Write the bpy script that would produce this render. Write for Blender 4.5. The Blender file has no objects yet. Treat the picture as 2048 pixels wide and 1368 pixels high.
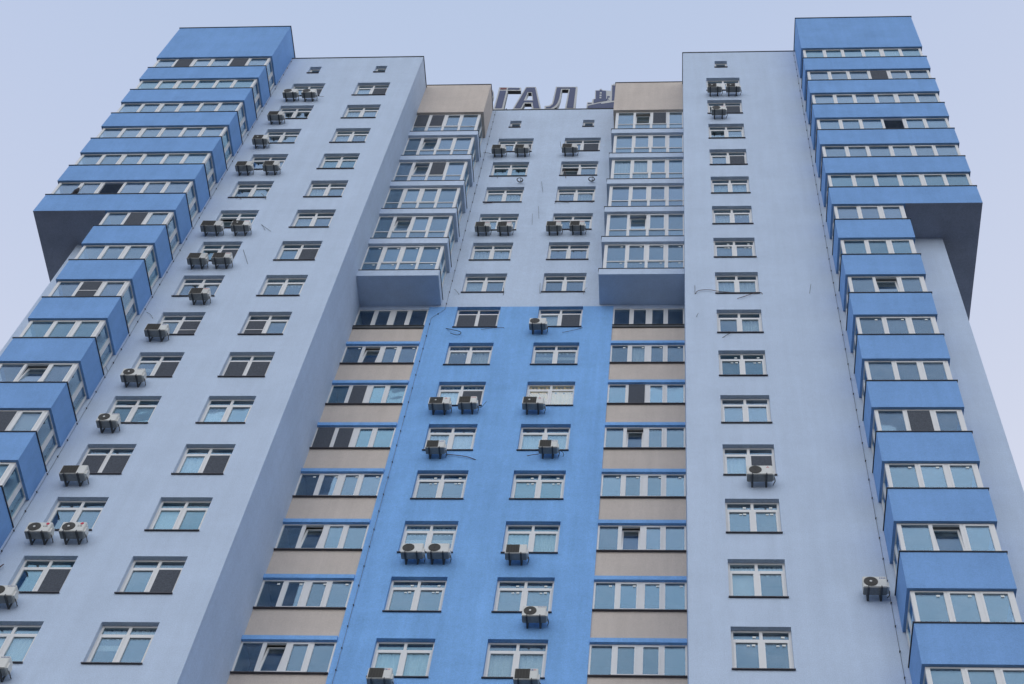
import bpy, bmesh, math, random
from mathutils import Matrix, Vector

random.seed(7)
SC = bpy.context.scene
COL = SC.collection
R = math.radians

# ------------------------------------------------------------------ camera
G = 34.8                                   # z of the first window row's lintel above the ground
F_PX, PU, PV = 3152.5, 136.22, 187.16      # focal length and principal point shift in photo pixels (2048 wide)
CAM = Vector((-1.2399, -27.6574, -33.1662 + G))
RX = Vector((0.998129, 0.033151, 0.051374))
DN = Vector((0.00012, 0.839182, -0.543851))
FW = Vector((-0.061141, 0.54284, 0.837608))
cd = bpy.data.cameras.new('camera')
cam = bpy.data.objects.new('camera', cd)
COL.objects.link(cam)
M = Matrix.Identity(4)
for i in range(3):
    M[i][0], M[i][1], M[i][2], M[i][3] = RX[i], -DN[i], -FW[i], CAM[i]
cam.matrix_world = M
cd.sensor_fit = 'HORIZONTAL'
cd.sensor_width = 36.0
cd.lens = F_PX / 2048 * 36.0
cd.shift_x = -PU / 2048
cd.shift_y = PV / 2048
cd.clip_end = 3000
SC.camera = cam

# ------------------------------------------------------------------ sky, sun, exposure
SUN_EL, SUN_AZ = R(14), R(184)             # low sun behind the camera, dusk light
w = bpy.data.worlds.new('World')
SC.world = w
w.use_nodes = True
wn = w.node_tree
wn.nodes.clear()
sky = wn.nodes.new('ShaderNodeTexSky')
sky.sky_type = 'NISHITA'
sky.sun_disc = False
sky.sun_elevation = SUN_EL
sky.sun_rotation = SUN_AZ
sky.air_density = 1.0
sky.dust_density = 1.0
sky.ozone_density = 1.0
# evening haze: pale near the horizon, bluer overhead, the same all round
tc = wn.nodes.new('ShaderNodeTexCoord')
sp = wn.nodes.new('ShaderNodeSeparateXYZ')
rp_ = wn.nodes.new('ShaderNodeValToRGB')
els = rp_.color_ramp.elements
els[0].position, els[0].color = 0.0, (0.800, 0.870, 1.000, 1)
els[1].position, els[1].color = 1.0, (0.445, 0.555, 0.755, 1)
e_ = els.new(0.72); e_.color = (0.715, 0.730, 0.842, 1)
e_ = els.new(0.55); e_.color = (0.760, 0.785, 0.880, 1)
e_ = els.new(0.93); e_.color = (0.515, 0.595, 0.790, 1)
sc_ = wn.nodes.new('ShaderNodeVectorMath')
sc_.operation = 'SCALE'
sc_.inputs['Scale'].default_value = 10.0
mix = wn.nodes.new('ShaderNodeMix')
mix.data_type = 'RGBA'
mix.inputs[0].default_value = 0.85
bg = wn.nodes.new('ShaderNodeBackground')
bg.inputs[1].default_value = 0.115
wo = wn.nodes.new('ShaderNodeOutputWorld')
wn.links.new(tc.outputs['Generated'], sp.inputs[0])
tilt_ = wn.nodes.new('ShaderNodeMath')          # a little paler towards the sunset side
tilt_.operation = 'MULTIPLY_ADD'
tilt_.inputs[1].default_value = -0.13
wn.links.new(sp.outputs['X'], tilt_.inputs[0])
wn.links.new(sp.outputs['Z'], tilt_.inputs[2])
wn.links.new(tilt_.outputs[0], rp_.inputs[0])
wn.links.new(rp_.outputs[0], sc_.inputs[0])
wn.links.new(sky.outputs[0], mix.inputs[6])
wn.links.new(sc_.outputs[0], mix.inputs[7])
wn.links.new(mix.outputs[2], bg.inputs[0])
wn.links.new(bg.outputs[0], wo.inputs[0])

sl = bpy.data.lights.new('sun', 'SUN')
sl.energy = 1.08
sl.angle = R(90)
sl.color = (0.87, 0.945, 1.0)
sun = bpy.data.objects.new('sun', sl)
COL.objects.link(sun)
# sky rotation 0 is +Y, growing clockwise
sd = Vector((math.sin(SUN_AZ) * math.cos(SUN_EL), math.cos(SUN_AZ) * math.cos(SUN_EL), math.sin(SUN_EL)))
sun.rotation_euler = sd.to_track_quat('Z', 'Y').to_euler()
sun.location = (0, -40, 80)

vs = SC.view_settings
vs.view_transform = 'Standard'
vs.look = 'None'
vs.exposure = 0.0
vs.gamma = 1.0
vs.use_curve_mapping = False
SC.cycles.transparent_max_bounces = 16
SC.cycles.max_bounces = 8


# ------------------------------------------------------------------ materials
def mat(name, col, rough=0.8, spec=0.2, var=0.0, vscale=1.0, streak=0.0, bump=0.0, bscale=60, metal=0.0, emit=None, fine=0.0):
    m = bpy.data.materials.new(name)
    m.use_nodes = True
    t = m.node_tree
    b = t.nodes['Principled BSDF']
    b.inputs['Roughness'].default_value = rough
    b.inputs['Specular IOR Level'].default_value = spec
    b.inputs['Metallic'].default_value = metal
    b.inputs['Base Color'].default_value = (*col, 1)
    if emit:
        b.inputs['Emission Color'].default_value = (*emit[0], 1)
        b.inputs['Emission Strength'].default_value = emit[1]
    if not (var or streak or bump or fine):
        return m
    geo = t.nodes.new('ShaderNodeNewGeometry')
    prev = None

    def noise(scale, detail, vec=None):
        n = t.nodes.new('ShaderNodeTexNoise')
        n.inputs['Scale'].default_value = scale
        n.inputs['Detail'].default_value = detail
        n.inputs['Roughness'].default_value = 0.65
        t.links.new(vec or geo.outputs['Position'], n.inputs['Vector'])
        return n.outputs['Fac']

    def ramp(val, amt):
        r = t.nodes.new('ShaderNodeMapRange')
        r.inputs['From Min'].default_value = 0.3
        r.inputs['From Max'].default_value = 0.7
        r.inputs['To Min'].default_value = 1 - amt
        r.inputs['To Max'].default_value = 1 + amt
        t.links.new(val, r.inputs['Value'])
        return r.outputs[0]

    def mul(a, c):
        n = t.nodes.new('ShaderNodeMath')
        n.operation = 'MULTIPLY'
        t.links.new(a, n.inputs[0])
        t.links.new(c, n.inputs[1])
        return n.outputs[0]
    f = None
    if var:
        f = mul(ramp(noise(0.55 * vscale, 5), var), ramp(noise(5 * vscale, 4), var * 0.5))
    if fine:
        g = ramp(noise(28, 3), fine)
        f = mul(f, g) if f else g
    if streak:
        mp = t.nodes.new('ShaderNodeMapping')
        mp.inputs['Scale'].default_value = (2.4, 2.4, 0.16)
        t.links.new(geo.outputs['Position'], mp.inputs[0])
        g = ramp(noise(1.0, 5, mp.outputs[0]), streak)
        mp2 = t.nodes.new('ShaderNodeMapping')
        mp2.inputs['Scale'].default_value = (0.12, 0.12, 1.4)
        t.links.new(geo.outputs['Position'], mp2.inputs[0])
        g = mul(g, ramp(noise(1.0, 3, mp2.outputs[0]), streak * 0.35))
        f = mul(f, g) if f else g
    if f:
        mx = t.nodes.new('ShaderNodeVectorMath')
        mx.operation = 'SCALE'
        mx.inputs[0].default_value = col
        t.links.new(f, mx.inputs['Scale'])
        t.links.new(mx.outputs[0], b.inputs['Base Color'])
    if bump:
        bp = t.nodes.new('ShaderNodeBump')
        bp.inputs['Strength'].default_value = bump
        bp.inputs['Distance'].default_value = 0.02
        t.links.new(noise(bscale, 3), bp.inputs['Height'])
        t.links.new(bp.outputs[0], b.inputs['Normal'])
    return m


def glass_mat(name, tint=(0.78, 0.82, 0.82), power=3.7):
    m = bpy.data.materials.new(name)
    m.use_nodes = True
    t = m.node_tree
    t.nodes.clear()
    fr = t.nodes.new('ShaderNodeFresnel')
    fr.inputs['IOR'].default_value = 1.5
    a = t.nodes.new('ShaderNodeMath'); a.operation = 'SUBTRACT'; a.inputs[0].default_value = 1.0
    p = t.nodes.new('ShaderNodeMath'); p.operation = 'POWER'; p.inputs[1].default_value = power
    s = t.nodes.new('ShaderNodeMath'); s.operation = 'SUBTRACT'; s.inputs[0].default_value = 1.0
    tr = t.nodes.new('ShaderNodeBsdfTransparent'); tr.inputs[0].default_value = (*tint, 1)
    gl = t.nodes.new('ShaderNodeBsdfGlossy'); gl.inputs['Roughness'].default_value = 0.02
    gl.inputs['Color'].default_value = (0.53, 0.745, 1.0, 1)
    # slight waviness of float glass
    geo = t.nodes.new('ShaderNodeNewGeometry')
    nz = t.nodes.new('ShaderNodeTexNoise'); nz.inputs['Scale'].default_value = 1.3; nz.inputs['Detail'].default_value = 1
    io = t.nodes.new('ShaderNodeMath')              # the same reflectance on both faces of the pane
    io.operation = 'MULTIPLY_ADD'
    io.inputs[1].default_value = 1 / 1.5 - 1.5
    io.inputs[2].default_value = 1.5
    t.links.new(geo.outputs['Backfacing'], io.inputs[0])
    t.links.new(io.outputs[0], fr.inputs['IOR'])
    tm = t.nodes.new('ShaderNodeMapRange')          # coating tint fades towards grazing angles
    tm.inputs['From Min'].default_value = 0.055
    tm.inputs['From Max'].default_value = 0.18
    t.links.new(fr.outputs[0], tm.inputs['Value'])
    tx = t.nodes.new('ShaderNodeMix'); tx.data_type = 'RGBA'
    tx.inputs[6].default_value = (0.42, 0.645, 0.84, 1)
    tx.inputs[7].default_value = (0.74, 0.90, 0.98, 1)
    t.links.new(tm.outputs[0], tx.inputs[0])
    oc = t.nodes.new('ShaderNodeObjectInfo')
    tv = t.nodes.new('ShaderNodeVectorMath'); tv.operation = 'MULTIPLY'
    t.links.new(tx.outputs[2], tv.inputs[0])
    t.links.new(oc.outputs['Color'], tv.inputs[1])
    t.links.new(tv.outputs[0], gl.inputs['Color'])
    bp = t.nodes.new('ShaderNodeBump'); bp.inputs['Strength'].default_value = 0.06; bp.inputs['Distance'].default_value = 0.05
    t.links.new(geo.outputs['Position'], nz.inputs['Vector'])
    t.links.new(nz.outputs['Fac'], bp.inputs['Height'])
    t.links.new(bp.outputs[0], gl.inputs['Normal'])
    oi = t.nodes.new('ShaderNodeObjectInfo')
    vr = t.nodes.new('ShaderNodeMapRange')          # coating differs from pane to pane
    vr.inputs['To Min'].default_value = power * 0.85
    vr.inputs['To Max'].default_value = power * 1.15
    t.links.new(oi.outputs['Random'], vr.inputs['Value'])
    t.links.new(vr.outputs[0], p.inputs[1])
    df = t.nodes.new('ShaderNodeBsdfDiffuse'); df.inputs['Color'].default_value = (0.60, 0.63, 0.66, 1)   # dust on the glass
    dn = t.nodes.new('ShaderNodeTexNoise'); dn.inputs['Scale'].default_value = 2.2; dn.inputs['Detail'].default_value = 4
    t.links.new(geo.outputs['Position'], dn.inputs['Vector'])
    dr = t.nodes.new('ShaderNodeMapRange')
    dr.inputs['From Min'].default_value = 0.35; dr.inputs['From Max'].default_value = 0.75
    dr.inputs['To Min'].default_value = 0.0; dr.inputs['To Max'].default_value = 0.09
    t.links.new(dn.outputs['Fac'], dr.inputs['Value'])
    m0 = t.nodes.new('ShaderNodeMixShader')
    t.links.new(dr.outputs[0], m0.inputs[0])
    t.links.new(tr.outputs[0], m0.inputs[1]); t.links.new(df.outputs[0], m0.inputs[2])
    mx = t.nodes.new('ShaderNodeMixShader')
    o = t.nodes.new('ShaderNodeOutputMaterial')
    t.links.new(fr.outputs[0], a.inputs[1]); t.links.new(a.outputs[0], p.inputs[0])
    t.links.new(p.outputs[0], s.inputs[1]); t.links.new(s.outputs[0], mx.inputs[0])
    t.links.new(m0.outputs[0], mx.inputs[1]); t.links.new(gl.outputs[0], mx.inputs[2])
    t.links.new(mx.outputs[0], o.inputs[0])
    return m


MT = {
    'grey_plaster': mat('grey_blue_plaster', (0.53, 0.627, 0.775), 0.9, 0.1, var=0.045, streak=0.04, bump=0.5, fine=0.10),
    'blue_plaster': mat('sky_blue_plaster', (0.225, 0.445, 0.80), 0.9, 0.1, var=0.06, streak=0.08, bump=0.5, fine=0.12),
    'balcony_blue': mat('balcony_blue_plaster', (0.21, 0.385, 0.70), 0.9, 0.1, var=0.06, vscale=1.6, streak=0.05, bump=0.5, fine=0.09),
    'beige': mat('beige_plaster', (0.60, 0.53, 0.475), 0.9, 0.1, var=0.04, streak=0.05, bump=0.5, fine=0.09),
    'dark_soffit': mat('dark_grey_soffit', (0.42, 0.45, 0.54), 0.9, 0.1, var=0.10, vscale=2, fine=0.15),
    'white': mat('white_plastic', (0.72, 0.72, 0.72), 0.4, 0.4, var=0.03, vscale=1.5),
    'coping': mat('dark_sheet_metal', (0.028, 0.030, 0.040), 0.5, 0.4),
    'sill': mat('brown_sheet_metal', (0.065, 0.060, 0.07), 0.5, 0.4),
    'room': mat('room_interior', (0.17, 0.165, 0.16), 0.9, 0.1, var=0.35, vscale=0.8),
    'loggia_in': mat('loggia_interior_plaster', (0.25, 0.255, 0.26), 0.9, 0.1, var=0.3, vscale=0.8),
    'screen': mat('insect_screen_mesh', (0.088, 0.098, 0.118), 0.9, 0.1, fine=0.25),
    'curtain': mat('sheer_curtain', (0.80, 0.82, 0.80), 0.9, 0.1),
    'blind': mat('white_blind', (0.75, 0.76, 0.76), 0.8, 0.2),
    'warm_curtain': mat('lamp_lit_curtain', (0.60, 0.48, 0.25), 0.9, 0.1, emit=((1.0, 0.66, 0.26), 0.55)),
    'sticker': mat('paper_sticker', (0.75, 0.78, 0.76), 0.7, 0.2),
    'ac_white': mat('ac_white_enamel', (0.66, 0.66, 0.63), 0.4, 0.4, var=0.06, vscale=4, fine=0.05),
    'ac_old': mat('ac_greyed_enamel', (0.55, 0.55, 0.53), 0.5, 0.3, var=0.1, vscale=4, fine=0.08),
    'ac_under': mat('ac_galvanised_base', (0.28, 0.29, 0.29), 0.6, 0.3, var=0.25, vscale=4),
    'grille': mat('ac_dark_grille', (0.045, 0.042, 0.038), 0.6, 0.3),
    'grille_bar': mat('ac_grille_wire', (0.11, 0.105, 0.095), 0.5, 0.3),
    'bracket': mat('bracket_steel', (0.075, 0.08, 0.085), 0.6, 0.4, var=0.3, vscale=5),
    'pipe': mat('pipe_insulation', (0.16, 0.16, 0.16), 0.8, 0.2),
    'cable': mat('black_cable', (0.022, 0.022, 0.025), 0.6, 0.3),
    'cable_red': mat('copper_pipe_lagging', (0.11, 0.055, 0.045), 0.6, 0.3),
    'cable_grey': mat('grey_cable', (0.22, 0.23, 0.24), 0.6, 0.3),
    'wire': mat('conductor_wire', (0.16, 0.18, 0.24), 0.5, 0.4),
    'clip': mat('conductor_clip', (0.02, 0.02, 0.025), 0.5, 0.4),
    'red': mat('logo_red', (0.55, 0.03, 0.07), 0.5, 0.3),
    'navy': mat('logo_blue', (0.03, 0.07, 0.32), 0.5, 0.3),
    'logo_dark': mat('logo_dark_grey', (0.07, 0.07, 0.08), 0.5, 0.3),
    'sign_blue': mat('sign_navy_face', (0.068, 0.095, 0.215), 0.4, 0.4, var=0.08, vscale=2),
    'sign_white': mat('sign_white_border', (0.66, 0.68, 0.70), 0.5, 0.3, var=0.05, vscale=2),
    'sign_red': mat('sign_red_face', (0.20, 0.05, 0.07), 0.4, 0.4),
    'sign_shade': mat('sign_painted_shade', (0.03, 0.03, 0.035), 0.6, 0.3),  # shade under the letter strokes, painted onto their downward faces
    'steel': mat('painted_steel', (0.06, 0.06, 0.065), 0.5, 0.4),
    'feather': mat('grey_feathers', (0.055, 0.055, 0.065), 0.8, 0.2, var=0.35, vscale=14),
    'beak': mat('beak_and_feet', (0.05, 0.035, 0.035), 0.6, 0.3),
    'roof': mat('roof_felt', (0.06, 0.06, 0.065), 0.9, 0.1, var=0.15),
    'ground': mat('paved_yard', (0.085, 0.085, 0.082), 0.9, 0.1, var=0.2, vscale=0.3),
    'glass': glass_mat('window_glass'),
}


# ------------------------------------------------------------------ mesh helpers
class MB:
    """collects boxes and faces, then links them as ONE mesh object"""

    def __init__(s):
        s.v, s.f, s.m = [], [], []

    def quad(s, a, b, c, d, m=0):
        n = len(s.v)
        s.v += [a, b, c, d]
        s.f.append((n, n + 1, n + 2, n + 3))
        s.m.append(m)

    def box(s, x0, x1, y0, y1, z0, z1, m=0):
        n = len(s.v)
        s.v += [(x0, y0, z0), (x1, y0, z0), (x1, y1, z0), (x0, y1, z0), (x0, y0, z1), (x1, y0, z1), (x1, y1, z1), (x0, y1, z1)]
        mm = m if isinstance(m, (list, tuple)) else [m] * 6      # front, back, left, right, bottom, top
        for q, k in (((0, 1, 5, 4), 0), ((2, 3, 7, 6), 1), ((3, 0, 4, 7), 2), ((1, 2, 6, 5), 3), ((3, 2, 1, 0), 4), ((4, 5, 6, 7), 5)):
            s.f.append(tuple(n + i for i in q))
            s.m.append(mm[k])

    def mesh(s, name, mats):
        me = bpy.data.meshes.new(name)
        me.from_pydata(s.v, [], s.f)
        for x in mats:
            me.materials.append(MT[x])
        if any(s.m):
            me.polygons.foreach_set('material_index', s.m)
        me.update()
        return me


def link(name, me, parent=None, loc=(0, 0, 0), rz=0.0, rx=0.0):
    o = bpy.data.objects.new(name, me)
    COL.objects.link(o)
    o.location = loc
    o.rotation_euler = (rx, 0, rz)
    o.parent = parent
    return o


def tag(o, label, cat, group=None):
    o['label'] = label
    o['category'] = cat
    if group:
        o['group'] = group
    return o


def boxobj(name, mats, parent, *boxes):
    b = MB()
    for q in boxes:
        b.box(*q)
    return link(name, b.mesh(name, mats if isinstance(mats, list) else [mats]), parent)


def px(u, v, y):
    """photo pixel -> point on the vertical plane y (z measured from the ground)"""
    d = RX * ((u - 1024 - PU) / F_PX) + DN * ((v - 684 - PV) / F_PX) + FW
    t = (y - CAM.y) / d.y
    return CAM + d * t


# ------------------------------------------------------------------ ground
gm = MB()
gm.quad((-2500, -2500, 0), (2500, -2500, 0), (2500, 2500, 0), (-2500, 2500, 0))
gr = link('ground', gm.mesh('ground', ['ground']))
gr['kind'] = 'structure'

# ------------------------------------------------------------------ the building's main sizes
YC = 3.057                                  # middle wall
YL = 3.10                                   # beige loggia wall
YE = 1.6575                                 # front of the glazed bays
YB = -1.51                                  # front of the wing balconies
XL0, XL1 = -25.62, -14.369                  # left wing
XR0, XR1 = -0.924, 9.205                    # right wing
XC0, XC1 = -11.44, -3.83                    # middle wall
BL_IN, BL_N, BL_W = -21.284, -24.167, -27.13    # left balconies: inner edge, narrow and wide outer edge
BR_IN, BR_N, BR_W = 4.805, 7.655, 10.62
Z = lambda z: z + G
ROOF_W, ROOF_C, ROOF_T, ROOF_E = Z(45.665), Z(45.88), Z(46.275), Z(45.95)
BACK = 13.0

bld = bpy.data.objects.new('apartment_building', None)
COL.objects.link(bld)
bld.location = (-7.6, 3.0, 0)
tag(bld, 'tall grey-blue apartment block with bright blue balconies and blue middle wall', 'building')
BI = Matrix.Translation((7.6, -3.0, 0))


def part(name, me, loc=(0, 0, 0), rz=0.0):
    o = link(name, me, bld, loc, rz)
    o.matrix_parent_inverse = BI
    return o


def bpart(name, mats, *boxes):
    b = MB()
    for q in boxes:
        b.box(*q)
    return part(name, b.mesh(name, mats if isinstance(mats, list) else [mats]))


def holed_wall(name, x0, x1, z0, z1, y, holes, mats, depth=0.30, room=1.3, split=None, extra=None):
    """front face with real openings, plastered reveals and a room behind each opening.
    mats: [front below split, front above split, room]"""
    b = MB()
    xs = sorted({x0, x1} | {h[0] for h in holes} | {h[1] for h in holes})
    zs = sorted({z0, z1} | {h[2] for h in holes} | {h[3] for h in holes} | ({split} if split else set()))
    rm = len(mats) - 1
    for i in range(len(xs) - 1):
        for j in range(len(zs) - 1):
            cx, cz = (xs[i] + xs[i + 1]) / 2, (zs[j] + zs[j + 1]) / 2
            if any(h[0] < cx < h[1] and h[2] < cz < h[3] for h in holes):
                continue
            m = 1 if (split and cz > split) else 0
            b.quad((xs[i], y, zs[j]), (xs[i + 1], y, zs[j]), (xs[i + 1], y, zs[j + 1]), (xs[i], y, zs[j + 1]), m)
    for (a, c, e, f) in holes:
        m = 1 if (split and (e + f) / 2 > split + 0.5) else 0
        ya, yb = y, y + depth
        b.quad((a, ya, f), (c, ya, f), (c, yb, f), (a, yb, f), m)
        b.quad((a, yb, e), (c, yb, e), (c, ya, e), (a, ya, e), m)
        b.quad((a, ya, e), (a, ya, f), (a, yb, f), (a, yb, e), m)
        b.quad((c, yb, e), (c, yb, f), (c, ya, f), (c, ya, e), m)
        p, q, r, s = a - 0.3, c + 0.3, e - 0.6, f + 0.35
        yc = y + room
        b.quad((p, yc, r), (q, yc, r), (q, yc, s), (p, yc, s), rm)
        b.quad((p, yb, s), (q, yb, s), (q, yc, s), (p, yc, s), rm)
        b.quad((p, yb, r), (q, yb, r), (q, yc, r), (p, yc, r), rm)
        b.quad((p, yb, r), (p, yb, s), (p, yc, s), (p, yc, r), rm)
        b.quad((q, yb, r), (q, yb, s), (q, yc, s), (q, yc, r), rm)
        # inner face of the wall round the opening
        b.quad((p, yb, r), (a, yb, e), (a, yb, f), (p, yb, s), rm)
        b.quad((c, yb, e), (q, yb, r), (q, yb, s), (c, yb, f), rm)
        b.quad((p, yb, r), (q, yb, r), (c, yb, e), (a, yb, e), rm)
        b.quad((a, yb, f), (c, yb, f), (q, yb, s), (p, yb, s), rm)
    if extra:
        for q in extra:
            b.quad(*q)
    return part(name, b.mesh(name, mats))


def side(x, y0, y1, z0, z1, m=0):
    return ((x, y0, z0), (x, y1, z0), (x, y1, z1), (x, y0, z1), m)


# ------------------------------------------------------------------ window makers
CACHE = {}


def frame_mesh(W, H, cells, depth, mname):
    key = ('frame', round(W, 3), round(H, 3), tuple(tuple(round(v, 3) for v in c[:4]) for c in cells), depth, mname)
    if key in CACHE:
        return CACHE[key]
    b = MB()
    us = sorted({0, W} | {c[0] for c in cells} | {c[1] for c in cells})
    vs_ = sorted({0, H} | {c[2] for c in cells} | {c[3] for c in cells})
    for i in range(len(us) - 1):
        for j in range(len(vs_) - 1):
            if us[i + 1] - us[i] < 1e-5 or vs_[j + 1] - vs_[j] < 1e-5:
                continue
            cu, cv = (us[i] + us[i + 1]) / 2, (vs_[j] + vs_[j + 1]) / 2
            if any(c[0] < cu < c[1] and c[2] < cv < c[3] for c in cells):
                continue
            a, c_, e, f = us[i], us[i + 1], vs_[j], vs_[j + 1]
            b.quad((a, 0, e), (c_, 0, e), (c_, 0, f), (a, 0, f))
            b.quad((c_, depth, e), (a, depth, e), (a, depth, f), (c_, depth, f))
    for (a, c_, e, f) in [(0, W, 0, H)] + [c[:4] for c in cells]:
        b.quad((a, 0, f), (c_, 0, f), (c_, depth, f), (a, depth, f))
        b.quad((a, depth, e), (c_, depth, e), (c_, 0, e), (a, 0, e))
        b.quad((a, 0, e), (a, 0, f), (a, depth, f), (a, depth, e))
        b.quad((c_, depth, e), (c_, depth, f), (c_, 0, f), (c_, 0, e))
    CACHE[key] = b.mesh('frame', [mname])
    return CACHE[key]


def sash_mesh(w_, h_, t=0.062, d=0.06):
    key = ('sash', round(w_, 3), round(h_, 3))
    if key not in CACHE:
        b = MB()
        b.box(0, t, 0, d, 0, h_)
        b.box(w_ - t, w_, 0, d, 0, h_)
        b.box(t, w_ - t, 0.002, d, 0, t)
        b.box(t, w_ - t, 0.002, d, h_ - t, h_)
        CACHE[key] = b.mesh('sash', ['white'])
    return CACHE[key]


def slab_mesh(kind, w_, h_, d, mname):
    key = (kind, round(w_, 3), round(h_, 3), mname)
    if key not in CACHE:
        b = MB()
        b.box(0, w_, 0, d, 0, h_)
        CACHE[key] = b.mesh(kind, [mname])
    return CACHE[key]


def curtain_mesh(w_, h_, mname, seed):
    b = MB()
    rng = random.Random(seed)
    n = 28
    ph = rng.random() * 6
    pts = []
    for i in range(n + 1):
        u = w_ * i / n
        pts.append((u, 0.03 * math.sin(i * 1.25 + ph) + 0.02 * math.sin(i * 0.6 + 2 * ph)))
    for i in range(n):
        (a, ya), (c, yc) = pts[i], pts[i + 1]
        b.quad((a, ya, 0), (c, yc, 0), (c, yc, h_), (a, ya, h_))
    return b.mesh('curtain', [mname])


SASH_T = 0.062


def glazing(name, loc, rz, W, H, cells, depth=0.07, stickers=False, parent_part=None):
    """cells: (u0,u1,v0,v1,code) codes: F fixed, S sash, T tilted sash, N sash under insect screen, NB the same with a
    bar, NF fixed pane under screen, O open hole, + 'c' curtain, 'b' blind, 'w' warm curtain behind"""
    fr = part(name, frame_mesh(W, H, cells, depth, 'white'), loc, rz)
    flat_tint = random.choice([(1, 1, 1, 1), (1, 1, 1, 1), (1.0, 0.98, 1.0, 1), (0.88, 0.98, 0.97, 1), (0.9, 0.9, 0.92, 1), (0.92, 0.97, 1.0, 1)])
    for ci, c in enumerate(cells):
        u0, u1, v0, v1, code = c
        if not code:
            continue
        base = code.rstrip('cbwk')
        w_, h_ = u1 - u0, v1 - v0
        sash = base in ('S', 'T', 'N', 'NB')
        tilt = -R(7.5) if base == 'T' else 0.0
        if base != 'O':
            if sash:
                so = link('sash', sash_mesh(w_ + 0.02, h_ + 0.02), fr, (u0 - 0.01, -0.012, v0 - 0.01), rx=tilt)
                pu, pv, pw, ph = u0 + SASH_T - 0.014, v0 + SASH_T - 0.014, w_ - 2 * SASH_T + 0.028, h_ - 2 * SASH_T + 0.028
            else:
                pu, pv, pw, ph = u0 - 0.004, v0 - 0.004, w_ + 0.008, h_ + 0.008
            jit = random.uniform(-0.0035, 0.0035)
            po = link('pane', slab_mesh('pane', pw, ph, 0.022, 'glass'), fr, (pu, 0.022, pv), rx=tilt + jit)
            po.color = flat_tint
        if base in ('N', 'NB', 'NF'):
            e = 0.03 if sash else -0.004
            s_ = link('insect_screen', slab_mesh('insect_screen', w_ - 2 * e, h_ - 2 * e, 0.006, 'screen'), fr, (u0 + e, -0.022, v0 + e))
            if base == 'NB':
                link('screen_bar', slab_mesh('screen_bar', w_ - 2 * e, 0.035, 0.012, 'white'), fr, (u0 + e, -0.036, v0 + h_ * 0.42))
        if stickers and base in ('F', 'S') and stickers != 'no':
            su = u0 + w_ * 0.70
            sv = v1 - (0.17 if h_ > 0.6 else h_ * 0.75)
            if stickers == 2 and h_ > 0.6:
                link('sticker', slab_mesh('sticker', 0.085, 0.05, 0.003, 'sticker'), fr, (su - 0.14, 0.012, sv + random.uniform(-.01, .01)))
            link('sticker', slab_mesh('sticker', 0.095, 0.07, 0.003, 'sticker'), fr, (su + random.uniform(-.03, .03), 0.012, sv))
        tail = code[len(base):]
        if tail:
            mname = {'c': 'curtain', 'b': 'blind', 'w': 'warm_curtain', 'k': 'curtain'}[tail]
            me = curtain_mesh(w_ + 0.06, h_ + 0.1, mname, hash((name, loc[0], loc[2], ci)) & 0xffff) if tail in 'cw' else None
            if tail == 'b':
                link('blind', slab_mesh('blind', w_ + 0.05, h_ + 0.05, 0.01, 'blind'), fr, (u0 - 0.02, 0.13, v0 - 0.02))
            elif tail == 'k':          # pelmet: a pale strip across the top
                link('curtain_pelmet', slab_mesh('curtain_pelmet', w_ + 0.05, 0.22, 0.01, 'curtain'), fr, (u0 - 0.02, 0.16, v1 - 0.42))
            else:
                link('curtain', me, fr, (u0 - 0.03, 0.14, v0 - 0.05))
    return fr


def flat_window(x0, x1, zt, zs, y, codes, stickers=False):
    """two top lights over two sashes, in an opening of the wall at y"""
    W, H = x1 - x0, zt - zs
    f, mu, tr = 0.068, 0.088, 0.085
    mid = W / 2
    zt_ = H - 0.36
    zl = zt_ - tr
    a, b, c, d = codes
    cells = [(f, mid - mu / 2, zt_, H - f, a), (mid + mu / 2, W - f, zt_, H - f, b),
             (f, mid - mu / 2, f, zl, c), (mid + mu / 2, W - f, f, zl, d)]
    fr = glazing('window', (x0, y + 0.15, zs), 0, W, H, cells, stickers=stickers)
    k = ('wsill', round(W, 3))
    if k not in CACHE:
        s = MB()
        s.box(-0.02, W + 0.02, -0.205, -0.012, -0.012, 0.012)
        s.box(-0.02, W + 0.02, -0.209, -0.200, -0.020, 0.008)
        CACHE[k] = s.mesh('sill', ['sill'])
    link('sill', CACHE[k], fr, (0, 0, 0.012))
    return fr


# ------------------------------------------------------------------ walls
zt = lambda k: Z(3.0 * k)
zs = lambda k: Z(3.0 * k - 1.764)
ztc = lambda k: Z(3.0 * k + 3.0)
zsc = lambda k: Z(3.0 * k + 1.236)
L1 = (-20.44, -18.81)
L2 = (-17.17, -15.53)
RW = (0.217, 1.845)
C1 = (-10.27, -8.476)
C2 = (-6.89, -5.074)
ATT = (43.45, 44.40)

holesL = [(*L1, zs(k), zt(k)) for k in range(-1, 15)] + [(*L2, zs(k), zt(k)) for k in range(-1, 15)]
attL = [(-20.05, -19.46), (-16.63, -16.05)]
holesL += [(a, b, Z(ATT[0]), Z(ATT[1])) for a, b in attL]
holesR = [(*RW, zs(k), zt(k)) for k in range(-1, 15)] + [(0.67, 1.29, Z(ATT[0]), Z(ATT[1]))]
holesC = [(*C1, zsc(k), ztc(k)) for k in range(-2, 14)] + [(*C2, zsc(k), ztc(k)) for k in range(-2, 14)]
attC = [(-9.885, -9.295), (-6.085, -5.50)]
holesC += [(a, b, Z(ATT[0]), Z(ATT[1])) for a, b in attC]

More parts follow.
